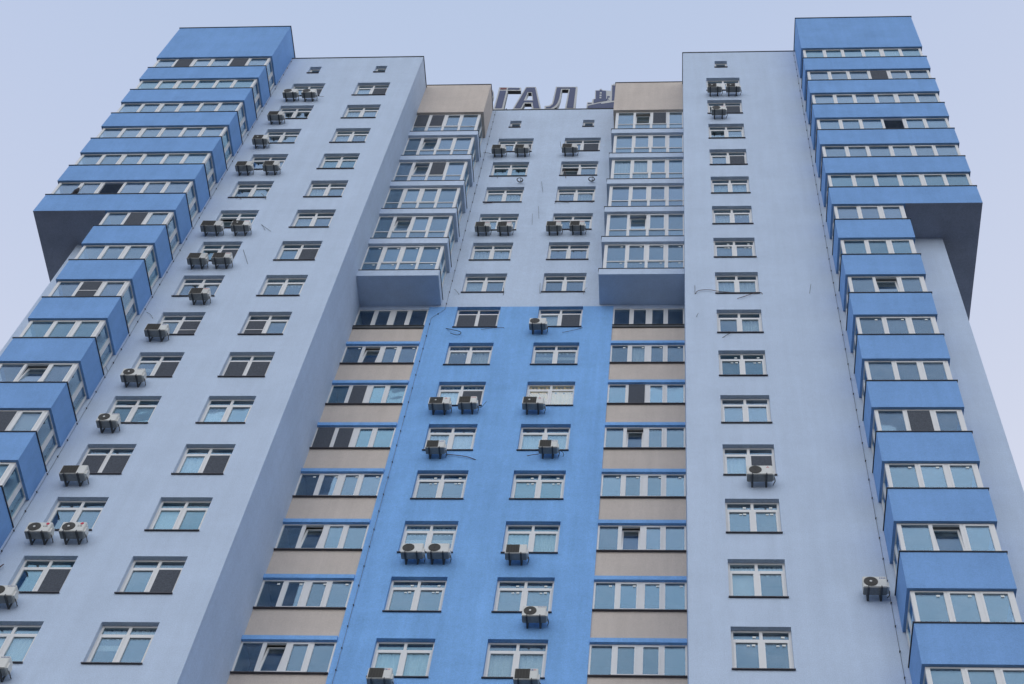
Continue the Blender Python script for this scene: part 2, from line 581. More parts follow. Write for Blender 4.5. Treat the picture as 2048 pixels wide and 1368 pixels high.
holed_wall('wing_wall', XL0, XL1, 0, ROOF_W, 0.0, holesL, ['grey_plaster', 'grey_plaster', 'room'],
           extra=[side(XL1, 0, BACK, 0, ROOF_W), side(XL0, 0, BACK, 0, ROOF_W), ((XL0, BACK, 0), (XL1, BACK, 0), (XL1, BACK, ROOF_W), (XL0, BACK, ROOF_W), 0)])
holed_wall('wing_wall', XR0, XR1, 0, ROOF_W, 0.0, holesR, ['grey_plaster', 'grey_plaster', 'room'],
           extra=[side(XR0, 0, BACK, 0, ROOF_W), side(XR1, 0, BACK, 0, ROOF_W), ((XR0, BACK, 0), (XR1, BACK, 0), (XR1, BACK, ROOF_W), (XR0, BACK, ROOF_W), 0)])
holed_wall('middle_wall', XC0, XC1, 0, ROOF_C, YC, holesC, ['blue_plaster', 'grey_plaster', 'room'], split=Z(24.0),
           extra=[side(XC0, YC, YL + 0.2, 0, ROOF_C, 0), side(XC1, YC, YL + 0.2, 0, ROOF_C, 0),
                  ((XL1, BACK, 0), (XR0, BACK, 0), (XR0, BACK, ROOF_C), (XL1, BACK, ROOF_C), 1)])
bpart('roof', ['roof'], (XL0 + .05, XL1 - .05, 0.05, BACK - .05, ROOF_W - 0.5, ROOF_W - 0.3), (XR0 + .05, XR1 - .05, 0.05, BACK - .05, ROOF_W - 0.5, ROOF_W - 0.3),
      (XL1 + .02, XR0 - .02, YL + 0.25, BACK - .05, ROOF_C - 0.7, ROOF_C - 0.5))


def coping(*boxes):
    return bpart('roof_coping', ['coping'], *boxes)


c_ = 0.035
coping((BL_IN, XL1 + c_, -c_, 0.3, ROOF_W, ROOF_W + 0.045), (XL1 - 0.3, XL1 + c_, 0.3, BACK, ROOF_W + .001, ROOF_W + 0.045))
coping((XR0 - c_, BR_IN, -c_, 0.3, ROOF_W, ROOF_W + 0.045), (XR0 - c_, XR0 + 0.3, 0.3, BACK, ROOF_W + .001, ROOF_W + 0.045))
coping((XC0 + .47, XC1 - .59, YC - c_, YC + 0.35, ROOF_C, ROOF_C + 0.05))

# ------------------------------------------------------------------ windows in the three walls
def put(col, k, y, default, special, stick):
    d = list(special.get(k, default))
    return d


scr = {'R': ['F', 'F', 'S', 'N'], 'L': ['F', 'F', 'N', 'S'], 'B': ['F', 'F', 'N', 'N'], 'D': ['F', 'F', 'S', 'S'],
       'LB': ['F', 'F', 'NB', 'S'], 'RB': ['F', 'F', 'S', 'NB'], 'C': ['F', 'F', 'Sc', 'Sc'], 'CR': ['F', 'F', 'Sc', 'N'],
       'BL': ['F', 'F', 'Sk', 'Sk'], 'T': ['F', 'F', 'T', 'S'], 'W': ['Fw', 'Fw', 'Sw', 'Fw'], 'LC': ['F', 'F', 'Sc', 'S'], 'CB': ['F', 'F', 'Sb', 'S'],
       'TB': ['Fb', 'Fb', 'N', 'N'], 'TBR': ['Fb', 'Fb', 'S', 'N'], 'BCR': ['F', 'F', 'Sb', 'N']}
spec = {
    'L1': {14: 'R', 8: 'R', 6: 'RB', 5: 'R', 3: 'B', 1: 'R', 9: 'T', 13: 'BL'},
    'L2': {14: 'BCR', 8: 'R', 6: 'LB', 5: 'TB', 3: 'CR', 1: 'R', 10: 'D'},
    'R': {14: 'CB', 13: 'R', 12: 'BL', 11: 'R', 10: 'C', 7: 'C', 6: 'D', 3: 'CR', 4: 'D'},
    'C1': {13: 'R', 12: 'BL', 11: 'D', 7: 'B', 5: 'R', 4: 'C', 2: 'BL', 0: 'C', 10: 'D'},
    'C2': {13: 'R', 12: 'T', 7: 'BCR', 6: 'BL', 5: 'W', 4: 'C', 2: 'C', 0: 'C'},
}
stk = {'R': {0: 2, 2: 2, 5: 2, 8: 2}, 'C1': {3: 2, 1: 2}, 'C2': {3: 2, 1: 2}, 'L1': {}, 'L2': {}}
for nm, xx, yw, rng, ft, fs in (('L1', L1, 0, range(-1, 15), zt, zs), ('L2', L2, 0, range(-1, 15), zt, zs), ('R', RW, 0, range(-1, 15), zt, zs),
                               ('C1', C1, YC, range(-2, 14), ztc, zsc), ('C2', C2, YC, range(-2, 14), ztc, zsc)):
    for k in rng:
        codes = list(scr[spec[nm].get(k, 'D')])
        if k not in stk[nm]:
            for i in (2, 3):
                if codes[i] == 'S' and random.random() < 0.30:
                    codes[i] = random.choice(['Sc', 'Sc', 'Sk', 'Sb'])
            if random.random() < 0.25:
                codes[0] = codes[1] = 'Fc' if codes[0] == 'F' else codes[0]
        flat_window(xx[0], xx[1], ft(k), fs(k), yw, codes, stickers=stk[nm].get(k, False))
for (a, b), y in [(q, 0) for q in attL] + [((0.67, 1.29), 0)] + [(q, YC) for q in attC]:
    W, H = b - a, Z(ATT[1]) - Z(ATT[0])
    fr = glazing('attic_window', (a, y + 0.15, Z(ATT[0])), 0, W, H, [(0.09, W - 0.09, 0.09, H - 0.09, 'F')])
    k = ('wsill', round(W, 3))
    if k not in CACHE:
        s = MB()
        s.box(-0.02, W + 0.02, -0.205, -0.012, -0.012, 0.012)
        s.box(-0.02, W + 0.02, -0.209, -0.200, -0.020, 0.008)
        CACHE[k] = s.mesh('sill', ['sill'])
    link('sill', CACHE[k], fr, (0, 0, 0.012))

# ------------------------------------------------------------------ wing balconies
ZC, ZP = -1.6135, -3.187


def parapet(xin, xout, k, wide, leftwing):
    x0, x1 = min(xin, xout), max(xin, xout)
    z0, z1 = Z(3 * k + ZP), Z(3 * k + ZC)
    mats = ['balcony_blue', 'dark_soffit', 'loggia_in']
    b = MB()
    if wide and k == 9:
        xn = BL_N if leftwing else BR_N
        a0, a1 = (xn, xin) if leftwing else (xin, xn)
        b.box(a0, a1, YB, -0.001, z0, z1)
        o0, o1 = (xout, xn) if leftwing else (xn, xout)
        b.box(o0, o1, YB, 7.0, z0 + 0.004, z1, [0, 0, 0, 0, 1, 0])
    else:
        b.box(x0, x1, YB, -0.001, z0, z1)
        if wide:
            o0, o1 = (xout, XL0 - 0.01) if leftwing else (XR1 + 0.01, xout)
            b.box(o0, o1, 0, 7.0, z0, z1)
    if not (wide and k == 9):
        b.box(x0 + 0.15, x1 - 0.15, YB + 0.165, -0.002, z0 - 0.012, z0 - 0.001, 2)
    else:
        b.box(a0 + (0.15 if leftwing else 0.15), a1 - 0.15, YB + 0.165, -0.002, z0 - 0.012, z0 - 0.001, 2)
    p = part('balcony_parapet', b.mesh('balcony_parapet', mats))
    cp = MB()
    e = 0.03
    cp.box(x0 - e, x1 + e, YB - e, YB + 0.16, z1 - 0.012, z1 + 0.026)
    xs_in = (xin - 0.16, xin + e) if leftwing else (xin - e, xin + 0.16)
    cp.box(xs_in[0], xs_in[1], YB + 0.16, -0.002, z1 - 0.012, z1 + 0.0255)
    xs_o = (xout - e, xout + 0.16) if leftwing else (xout - 0.16, xout + e)
    cp.box(xs_o[0], xs_o[1], YB + 0.16, (7.0 if wide else -0.002), z1 - 0.012, z1 + 0.0255)
    o = link('parapet_cap', cp.mesh('parapet_cap', ['coping']), p)
    return p


def balcony_front(xin, xout, k, leftwing, codes, stick=False):
    """white glazing on top of parapet k"""
    x0, x1 = min(xin, xout) + 0.082, max(xin, xout) - 0.082
    z0, z1 = Z(3 * k + ZC) + 0.02, Z(3 * (k + 1) + ZP)
    W, H = x1 - x0, z1 - z0
    n = len(codes)
    post, mull, tf = 0.115, 0.105, 0.055
    pw = (W - 2 * post - (n - 1) * mull) / n
    cells = []
    for i, c in enumerate(codes):
        u = post + i * (pw + mull)
        cells.append((u, u + pw, 0.05, H - tf, c))
    f = glazing('balcony_glazing', (x0, YB + 0.092, z0), 0, W, H, cells, stickers=stick)
    # the short side glazing towards the middle of the building
    D = -YB - 0.10 - 0.05
    post_u = 0.165
    if leftwing:
        cs = [(0.03, 0.60, 0.05, H - tf, codes[-1][:1] if codes[-1][0] in 'F' else 'F'), (0.78, D - 0.17, 0.05, H - tf, 'F')]
        glazing('balcony_side_glazing', (x1, YB + 0.165, z0), R(90), D - 0.075, H, cs)
    else:
        cs = [(0.10, D - 0.85, 0.05, H - tf, 'F'), (D - 0.67, D - 0.105, 0.05, H - tf, 'F')]
        glazing('balcony_side_glazing', (x0, YB + 0.165 + D - 0.075, z0), R(-90), D - 0.075, H, cs)
    return f


lw = {14: ['F', 'N', 'S', 'F', 'N', 'F'], 10: ['F', 'S', 'S', 'Fb', 'Sb', 'Fb'], 9: ['F', 'S', 'O', 'F', 'S', 'F']}
ln = {8: ['F', 'N', 'S'], 6: ['F', 'NB', 'S'], 4: ['F', 'T', 'S'], 3: ['F', 'N', 'Sb']}
rw = {13: ['F', 'S', 'F', 'N', 'S', 'F'], 11: ['F', 'S', 'F', 'O', 'S', 'F'], 14: ['F', 'S', 'F', 'Sb', 'Sb', 'F']}
rn = {6: ['F', 'T', 'S'], 3: ['F', 'N', 'S'], 1: ['F', 'T', 'S']}
for k in range(-2, 15):
    wide = k >= 9
    parapet(BL_IN, BL_W if wide else BL_N, k, wide, True)
    parapet(BR_IN, BR_W if wide else BR_N, k, wide, False)
    balcony_front(BL_IN, BL_W if wide else BL_N, k, True, lw.get(k, ['F', 'S', 'S', 'F', 'S', 'F']) if wide else ln.get(k, ['F', 'S', 'S']))
    balcony_front(BR_IN, BR_W if wide else BR_N, k, False, rw.get(k, ['F', 'S', 'F', 'S', 'S', 'F']) if wide else rn.get(k, ['F', 'S', 'S']),
                  stick=(1 if k in (0, 2, 5) else False))
for leftwing in (True, False):
    xin, xout = (BL_IN, BL_W) if leftwing else (BR_IN, BR_W)
    x0, x1 = min(xin, xout), max(xin, xout)
    o0, o1 = (xout, XL0 - 0.01) if leftwing else (XR1 + 0.01, xout)
    fa = bpart('balcony_fascia', ['balcony_blue', 'loggia_in'], (x0, x1, YB, -0.001, Z(45 + ZP), ROOF_T), (o0, o1, 0, 7.0, Z(45 + ZP), ROOF_T), (x0 + 0.15, x1 - 0.15, YB + 0.165, -0.002, Z(45 + ZP) - 0.012, Z(45 + ZP) - 0.001, 1))
    fa2 = bpart('roof_upstand', ['balcony_blue'], (x0 + .002, x1 - .002, 0.002, 7.0, ROOF_W + 0.01, ROOF_T))
    e = 0.035
    coping((x0 - e, x1 + e, YB - e, YB + 0.3, ROOF_T, ROOF_T + 0.045), (x1 - 0.3 if leftwing else x0 - e, x1 + e if leftwing else x0 + 0.3, YB + 0.3, 7.0, ROOF_T, ROOF_T + 0.0445))
    # recessed wall behind the outer glazing of the wide balconies
    bpart('outer_side_wall', ['loggia_in'], (o0 + (0.12 if leftwing else 0.0), o1 - (0.0 if leftwing else 0.12), 0.02, 6.9, Z(27 + ZP) + 0.1, ROOF_T - 0.2))

# ------------------------------------------------------------------ glazed bays beside the middle wall
BAYL = (XL1 + 0.002, -10.973)
BAYR = (-4.415, XR0 - 0.002)
CAPZ, BOTZ = 0.61, 0.125


def bay_slab(x, k, leftbay):
    z0, z1 = Z(3 * k + BOTZ), Z(3 * k + CAPZ)
    b = MB()
    b.box(x[0], x[1], YE, YC - 0.002, z0, z1)
    if leftbay:
        b.box(x[0], XC0 - 0.002, YC - 0.002, YL - .002, z0, z1)
    else:
        b.box(XC1 + 0.002, x[1], YC - 0.002, YL - .002, z0, z1)
    p = part('bay_slab', b.mesh('bay_slab', ['grey_plaster']))
    c = MB()
    e = 0.025
    xa, xb = (x[0], x[1] + e) if leftbay else (x[0] - e, x[1])
    c.box(xa, xb, YE - e, YE + 0.2, z1, z1 + 0.03)
    if leftbay:
        c.box(x[1] - 0.2, x[1] + e, YE + 0.2, YC - 0.003, z1, z1 + 0.0295)
    else:
        c.box(x[0] - e, x[0] + 0.2, YE + 0.2, YC - 0.003, z1, z1 + 0.0295)
    link('slab_cap', c.mesh('slab_cap', ['coping']), p)


def bay_glazing(x, k, leftbay, codes, stick=False):
    z0, z1 = Z(3 * k + CAPZ) + 0.03, Z(3 * (k + 1) + BOTZ)
    H = z1 - z0
    if leftbay:
        x0, x1 = x[0], x[1] - 0.14
    else:
        x0, x1 = x[0] + 0.14, x[1]
    W = x1 - x0
    tv = 0.90
    edges = [(0.05, 0.655), (0.80, 1.485), (1.60, 2.305), (2.42, 3.15)]
    s = W / 3.285
    edges = [(a * s, b * s) for a, b in edges]
    if not leftbay:
        edges = [(W - b, W - a) for a, b in reversed(edges)]
    cells = []
    for i, (a, b) in enumerate(edges):
        cells.append((a, b, tv + 0.03, H - 0.09, codes[i]))
        cells.append((a, b, 0.06, tv - 0.03, 'F' + ('c' if codes[i].endswith('c') else '')))
    glazing('bay_glazing', (x0, YE + 0.125, z0), 0, W, H, cells, stickers=stick)
    D = YC - YE - 0.125 - 0.075
    cs = [(0.03, D / 2 - 0.06, tv + 0.03, H - 0.09, 'F'), (0.03, D / 2 - 0.06, 0.06, tv - 0.03, 'F'),
          (D / 2 + 0.06, D - 0.12, tv + 0.03, H - 0.09, 'F'), (D / 2 + 0.06, D - 0.12, 0.06, tv - 0.03, 'F')]
    if leftbay:
        glazing('bay_side_glazing', (x1, YE + 0.2, z0), R(90), D - 0.003, H, cs)
    else:
        cs = [(D - 0.003 - b, D - 0.003 - a, c, d, e) for a, b, c, d, e in cs]
        glazing('bay_side_glazing', (x0, YE + 0.2 + D - 0.003, z0), R(-90), D - 0.003, H, cs)


bl = {13: ['NF', 'N', 'S', 'F'], 12: ['F', 'T', 'S', 'F'], 11: ['F', 'T', 'N', 'F'], 9: ['F', 'T', 'S', 'F']}
br = {13: ['F', 'T', 'N', 'F'], 9: ['F', 'T', 'S', 'F'], 11: ['Fc', 'Sc', 'S', 'F']}
for k in range(8, 14):
    bay_slab(BAYL, k, True)
    bay_slab(BAYR, k, False)
    bay_glazing(BAYL, k, True, bl.get(k, ['F', 'S', 'S', 'F']), 1 if k == 8 else False)
    bay_glazing(BAYR, k, False, br.get(k, ['F', 'S', 'S', 'F']), 1 if k == 8 else False)
for x, leftbay in ((BAYL, True), (BAYR, False)):
    z0 = Z(42 + BOTZ)
    xi = (x[0], XC0 - 0.002) if leftbay else (XC1 + 0.002, x[1])
    bpart('bay_fascia', ['beige'], (x[0], x[1], YE, YC - 0.002, z0, ROOF_E), (x[0] + .001, x[1] - .001, YC, 5.5, ROOF_C + 0.002, ROOF_E - .002), (xi[0], xi[1], YC - .002, YL - .002, z0, ROOF_E - .001))
    e = 0.03
    coping((x[0], x[1] + (e if leftbay else 0), YE - e, YE + 0.3, ROOF_E, ROOF_E + 0.045) if leftbay else (x[0] - e, x[1], YE - e, YE + 0.3, ROOF_E, ROOF_E + 0.045),
           (x[1] - 0.3, x[1] + e, YE + 0.3, 5.5, ROOF_E, ROOF_E + 0.0445) if leftbay else (x[0] - e, x[0] + 0.3, YE + 0.3, 5.5, ROOF_E, ROOF_E + 0.0445))

# ------------------------------------------------------------------ beige loggias
LW_Z0, LW_Z1 = 1.41, 2.83
LOGL = (XL1 + 0.001, XC0)
LOGR = (XC1, XR0 - 0.001)


def loggia(x, leftside, codes_by_k, sticks):
    holes = [(x[0] + 0.004, x[1] - 0.004, Z(3 * k + LW_Z0), Z(3 * k + LW_Z1)) for k in range(-2, 8)]
    # the wall above row seven lies behind the bays
    holed_wall('loggia_wall', x[0], x[1], 0, ROOF_C - 0.3, YL, holes, ['beige', 'loggia_in', 'room'], depth=0.14, room=1.2, split=Z(24.1))
    W = x[1] - x[0] - 0.008
    s = W / 2.92
    edges = [(0.06, 0.675), (0.80, 1.40), (1.56, 2.12), (2.25, 2.86)]
    edges = [(a * s, b * s) for a, b in edges]
    for k in range(-2, 8):
        z0, z1 = Z(3 * k + LW_Z0), Z(3 * k + LW_Z1)
        H = z1 - z0
        codes = codes_by_k.get(k, ['F', 'S', 'S', 'F'])
        cells = [(a, b, 0.05, H - 0.055, codes[i]) for i, (a, b) in enumerate(edges)]
        fr = glazing('loggia_window', (x[0] + 0.004, YL - 0.012, z0), 0, W, H, cells, stickers=sticks.get(k, False))
        sm = MB()
        sm.box(0.0, W, -0.075, -0.001, -0.03, -0.004)
        if k == 7:
            sm.box(0.0, W, -0.05, -0.001, -0.19, -0.032)
        link('sill', sm.mesh('sill', ['sill'] if k != 7 else ['bracket']), fr)
        if k < 7:
            bpart('window_ledge', ['balcony_blue'] if False else ['blue_plaster'], (x[0] + 0.003, x[1] - 0.003, 2.99, YL - 0.001, z1, z1 + 0.19))
        else:
            bpart('window_head', ['grey_plaster'], (x[0] + 0.003, x[1] - 0.003, YL - 0.03, YL - 0.001, z1, Z(24 + BOTZ) - 0.001))


loggia(LOGL, True, {6: ['F', 'T', 'S', 'F'], 5: ['F', 'N', 'S', 'F'], 4: ['NF', 'N', 'S', 'F'], 2: ['F', 'T', 'S', 'F'], 0: ['F', 'T', 'S', 'F']}, {6: 1, 3: 1, 1: 1})
loggia(LOGR, False, {6: ['F', 'Sc', 'S', 'F'], 5: ['F', 'NF', 'S', 'F'], 4: ['F', 'T', 'S', 'F'], 2: ['F', 'T', 'S', 'F']}, {6: 1, 3: 1, 1: 1})


# ------------------------------------------------------------------ air conditioners
def cyl(b, cx, cz, r, y0, y1, n, m):
    ring = [(cx + r * math.cos(2 * math.pi * i / n), cz + r * math.sin(2 * math.pi * i / n)) for i in range(n)]
    s = len(b.v)
    b.v += [(a, y0, c) for a, c in ring] + [(a, y1, c) for a, c in ring]
    b.f.append(tuple(s + i for i in range(n)))
    b.m.append(m)
    for i in range(n):
        j = (i + 1) % n
        b.f.append((s + i, s + n + i, s + n + j, s + j))
        b.m.append(m)


def tube(name, pts, r, mname, parent=None, sides=6):
    b = MB()
    pts = [Vector(p) for p in pts]
    rings = []
    for i, p in enumerate(pts):
        d = (pts[min(i + 1, len(pts) - 1)] - pts[max(i - 1, 0)]).normalized()
        up = Vector((0, 1, 0)) if abs(d.y) < 0.9 else Vector((1, 0, 0))
        a = d.cross(up).normalized()
        c = d.cross(a).normalized()
        rings.append(len(b.v))
        for s in range(sides):
            t = 2 * math.pi * s / sides
            q = p + a * (r * math.cos(t)) + c * (r * math.sin(t))
            b.v.append(tuple(q))
    for i in range(len(pts) - 1):
        for s in range(sides):
            t = (s + 1) % sides
            b.f.append((rings[i] + s, rings[i] + t, rings[i + 1] + t, rings[i + 1] + s))
            b.m.append(0)
    b.f.append(tuple(rings[0] + s for s in range(sides)))
    b.m.append(0)
    b.f.append(tuple(rings[-1] + s for s in range(sides)))
    b.m.append(0)
    return link(name, b.mesh(name, [mname]), parent)


AC_H, AC_D, AC_F = 0.47, 0.30, 0.46      # height, depth, front distance from the wall


def ac_casing(W, mname):
    key = ('casing', W, mname)
    if key in CACHE:
        return CACHE[key]
    bm = bmesh.new()
    bmesh.ops.create_cube(bm, size=1.0)
    for v in bm.verts:
        v.co = Vector((v.co.x * W, v.co.y * AC_D + AC_D / 2, v.co.z * AC_H + AC_H / 2))
    bmesh.ops.bevel(bm, geom=list(bm.edges), offset=0.018, segments=2, affect='EDGES')
    me = bpy.data.meshes.new('casing')
    bm.to_mesh(me)
    bm.free()
    me.materials.append(MT[mname])
    me.materials.append(MT['ac_under'])
    for p in me.polygons:
        if p.normal.z < -0.8:
            p.material_index = 1
        p.use_smooth = False
    CACHE[key] = me
    return me


def ac_grille(W, kind):
    key = ('grille', W, kind)
    if key in CACHE:
        return CACHE[key]
    b = MB()
    fx = -W * 0.17
    if kind in ('round', 'plain'):
        r = 0.195
        cyl(b, fx, AC_H * 0.50, r, -0.012, 0.002, 28, 0)
        for rr in (0.05, 0.085, 0.12, 0.155, 0.185):
            n = 28
            for i in range(n):
                a0, a1 = 2 * math.pi * i / n, 2 * math.pi * (i + 1) / n
                q = []
                for (t, ra) in ((a0, rr - .005), (a1, rr - .005), (a1, rr + .005), (a0, rr + .005)):
                    q.append((fx + ra * math.cos(t), -0.018, AC_H * 0.5 + ra * math.sin(t)))
                b.quad(*q, 1)
    else:
        x0, x1 = -W / 2 + 0.035, W * 0.16
        z0, z1 = 0.035, AC_H - 0.03
        b.box(x0, x1, -0.008, 0.002, z0, z1, 0)
        n = 13
        for i in range(n):
            z = z0 + (z1 - z0) * (i + 0.5) / n
            b.box(x0, x1, -0.016, -0.010, z - 0.005, z + 0.005, 1)
        for i in range(5):
            x = x0 + (x1 - x0) * (i + 0.5) / 5
            b.box(x - 0.004, x + 0.004, -0.0185, -0.017, z0, z1, 1)
    CACHE[key] = b.mesh('fan_grille', ['grille', 'grille_bar'])
    return CACHE[key]


def ac_bracket():
    if 'bracket' not in CACHE:
        b = MB()
        t = 0.027
        b.box(-t, t, -AC_F + AC_D * 0 - 0.02, -0.012, -0.052, -0.004)       # arm under the unit
        b.box(-t, t, -0.012, -0.001, -0.060, 0.30)                          # plate on the wall
        b.box(-t * 0.6, t * 0.6, -AC_F - 0.022, -AC_F - 0.014, -0.05, 0.03)
        CACHE['bracket'] = b.mesh('bracket', ['bracket'])
    return CACHE['bracket']


def text_mesh(s, size, mname):
    key = ('text', s, size, mname)
    if key in CACHE:
        return CACHE[key]
    c = bpy.data.curves.new('logo', 'FONT')
    c.body = s
    c.size = size
    c.align_x = 'CENTER'
    c.extrude = 0.002
    c.resolution_u = 2
    o = bpy.data.objects.new('logo_tmp', c)
    COL.objects.link(o)
    dg = bpy.context.evaluated_depsgraph_get()
    me = bpy.data.meshes.new_from_object(o.evaluated_get(dg))
    bpy.data.objects.remove(o)
    bpy.data.curves.remove(c)
    me.transform(Matrix.Rotation(R(90), 4, 'X'))
    me.materials.clear()
    me.materials.append(MT[mname])
    CACHE[key] = me
    return me


def ac_logo(root, W, logo):
    lx = W * 0.335
    if logo == 'lg':
        b = MB()
        cyl(b, lx - 0.005, AC_H - 0.085, 0.052, -0.006, 0.001, 20, 0)
        link('logo_disc', b.mesh('logo_disc', ['red']), root, (0, -AC_F, 0))
        link('lettering', text_mesh('LG', 0.11, 'logo_dark'), root, (lx - 0.04, -AC_F - 0.003, AC_H - 0.235))
    elif logo == 'samsung':
        link('lettering', text_mesh('SAMSUNG', 0.05, 'navy'), root, (lx - 0.02, -AC_F - 0.003, AC_H - 0.075))
    elif logo == 'three':
        b = MB()
        for a in (90, 210, 330):
            d = Vector((math.cos(R(a)), 0, math.sin(R(a))))
            s = Vector((-d.z, 0, d.x))
            c = Vector((lx - 0.02, -0.004, AC_H - 0.11))
            p = [c, c + d * 0.028 + s * 0.016, c + d * 0.056, c + d * 0.028 - s * 0.016]
            b.quad(*[tuple(v) for v in p])
        link('logo_mark', b.mesh('logo_mark', ['red']), root, (0, -AC_F, 0))
    elif logo == 'ch':
        link('lettering', text_mesh('C&', 0.085, 'navy'), root, (lx - 0.075, -AC_F - 0.003, AC_H - 0.10))
        link('lettering', text_mesh('H', 0.085, 'red'), root, (lx + 0.02, -AC_F - 0.003, AC_H - 0.10))
    elif logo in ('dark', 'redbar'):
        b = MB()
        for i in range(4):
            x = lx - 0.09 + i * 0.045
            b.box(x, x + 0.028, -0.004, 0.001, AC_H - 0.10, AC_H - 0.065)
        link('logo_mark', b.mesh('logo_mark', ['navy' if logo == 'dark' else 'red']), root, (0, -AC_F, 0))


ORD = ['zeroth', 'first', 'second', 'third', 'fourth', 'fifth', 'sixth', 'seventh', 'eighth', 'ninth', 'tenth', 'eleventh', 'twelfth', 'thirteenth', 'fourteenth', 'fifteenth']


def air_conditioner(x0, x1, zfront, yw, kind, logo, label, old=False, pipe=1):
    W = round(min(max(x1 - x0, 0.66), 0.86), 2)
    root = bpy.data.objects.new('air_conditioner', None)
    COL.objects.link(root)
    root.location = ((x0 + x1) / 2, yw, zfront)
    root.rotation_euler = (0, R(random.uniform(-0.8, 0.8)), R(random.uniform(-0.3, 0.3)))
    tag(root, label, 'air conditioner', 'air conditioners hung on the facade')
    link('casing', ac_casing(W, 'ac_old' if old else 'ac_white'), root, (0, -AC_F, 0))
    g = link('fan_grille', ac_grille(W, 'square' if kind in ('square', 'squarehub') else kind), root, (0, -AC_F, 0))
    if kind in ('round', 'squarehub'):
        b = MB()
        cyl(b, -W * 0.17, AC_H * 0.5, 0.036, -0.026, -0.012, 14, 0)
        link('hub', b.mesh('hub', ['ac_white']), g)
    for s in (-0.29, 0.25):
        link('bracket', ac_bracket(), root, (s * W, 0, 0))
    b = MB()
    b.box(W / 2 - 0.004, W / 2 + 0.05, -AC_F + 0.05, -AC_F + AC_D - 0.02, 0.05, 0.26)
    link('valve_cover', b.mesh('valve_cover', ['ac_white']), root)
    ac_logo(root, W, logo)
    if pipe:
        p = [(W / 2 + 0.03, -AC_F + 0.16, 0.08), (W / 2 + 0.065, -AC_F + 0.19, 0.03), (W / 2 + 0.07, -0.17, 0.02), (W / 2 + 0.04, -0.06, 0.06), (W / 2 + 0.03, 0.0, 0.10)]
        tube('pipe', p, 0.016, 'pipe', root)
    return root


S_, T_ = 700 / 2048, 460 / 1346
SB, TB = 700 / 2046, 468 / 1368
REG = {'Z1': (0, 0, S_, T_), 'Z2': (680, 0, S_, T_), 'Z3': (1348, 0, S_, T_), 'Z4': (0, 440, S_, T_), 'Z5': (680, 440, S_, T_), 'Z6': (1348, 440, S_, T_),
       'B1': (0, 900, SB, TB), 'B2': (680, 900, SB, TB), 'B3': (1348, 900, SB, TB)}


def rp(r, a, b):
    x0, y0, s, t = REG[r]
    return x0 + a * s, y0 + b * t


AC = [  # column, row k, photo crop, left, right, height of the lower front edge, kind, logo
    ('L', 14, 'Z1', 1652, 1734, 540, 'plain', '', 'left'), ('L', 14, 'Z1', 1762, 1842, 540, 'plain', '', 'right'),
    ('L', 13, 'Z1', 1562, 1652, 672, 'square', '', ''), ('L', 12, 'Z1', 1472, 1560, 812, 'squarehub', '', ''),
    ('L', 11, 'Z1', 1374, 1466, 968, 'square', '', 'left'), ('L', 11, 'Z1', 1534, 1624, 966, 'square', '', 'right'),
    ('L', 9, 'Z4', 1168, 1290, 32, 'square', '', 'left'), ('L', 9, 'Z4', 1347, 1452, 30, 'squarehub', 'redbar', 'right'),
    ('L', 8, 'Z4', 1090, 1198, 223, 'square', '', 'left'), ('L', 8, 'Z4', 1234, 1342, 221, 'square', 'redbar', 'right'),
    ('L', 7, 'Z4', 1100, 1212, 430, 'square', 'redbar', ''), ('L', 6, 'Z4', 840, 965, 643, 'square', 'dark', ''),
    ('L', 5, 'Z4', 700, 828, 908, 'round', 'samsung', ''), ('L', 4, 'Z4', 558, 675, 1174, 'round', 'samsung', ''),
    ('L', 3, 'B1', 342, 490, 137, 'square', '', ''), ('L', 2, 'B1', 138, 280, 476, 'round', 'lg', 'left'), ('L', 2, 'B1', 340, 482, 474, 'round', 'lg', 'right'),
    ('L', 1, 'B1', -76, 68, 850, 'round', 'samsung', ''), ('L', 0, 'B1', -118, 28, 1272, 'round', 'samsung', ''),
    ('C1', 13, 'Z2', 885, 964, 868, 'square', '', 'left'), ('C1', 13, 'Z2', 1020, 1100, 866, 'square', '', 'right'), ('C2', 13, 'Z2', 1297, 1384, 862, 'square', '', ''),
    ('C1', 10, 'Z5', 790, 870, 36, 'square', 'redbar', 'left'), ('C1', 10, 'Z5', 918, 1000, 36, 'square', 'redbar', 'right'),
    ('C2', 10, 'Z5', 1204, 1292, 33, 'square', 'redbar', 'left'), ('C2', 10, 'Z5', 1342, 1430, 31, 'square', 'redbar', 'right'),
    ('C2', 7, 'Z5', 1105, 1203, 606, 'plain', '', ''),
    ('C1', 5, 'Z5', 514, 638, 1074, 'squarehub', 'three', 'left'), ('C1', 5, 'Z5', 688, 796, 1070, 'square', 'redbar', 'right'), ('C2', 5, 'Z5', 1064, 1188, 1072, 'squarehub', 'three', ''),
    ('C1', 4, 'Z5', 498, 608, 1330, 'square', 'dark', ''), ('C2', 4, 'Z5', 1160, 1270, 1328, 'square', 'dark', ''),
    ('C1', 2, 'B2', 352, 480, 596, 'plain', '', 'left'), ('C1', 2, 'B2', 505, 632, 596, 'plain', '', 'right'), ('C2', 2, 'B2', 962, 1088, 602, 'square', '', ''),
    ('C2', 1, 'B2', 1062, 1203, 968, 'round', 'samsung', ''), ('C1', 0, 'B2', 152, 294, 1335, 'square', 'ch', ''), ('C2', 0, 'B2', 1012, 1154, 1340, 'square', 'ch', ''),
    ('R', 14, 'Z3', 196, 276, 508, 'squarehub', '', 'left'), ('R', 14, 'Z3', 306, 384, 507, 'squarehub', '', 'right'), ('R', 13, 'Z3', 224, 300, 640, 'plain', 'redbar', ''),
    ('R', 3, 'B3', 427, 580, 140, 'plain', 'three', ''), ('R', 1, 'B3', 1110, 1250, 800, 'round', 'dark', 'far'),
]
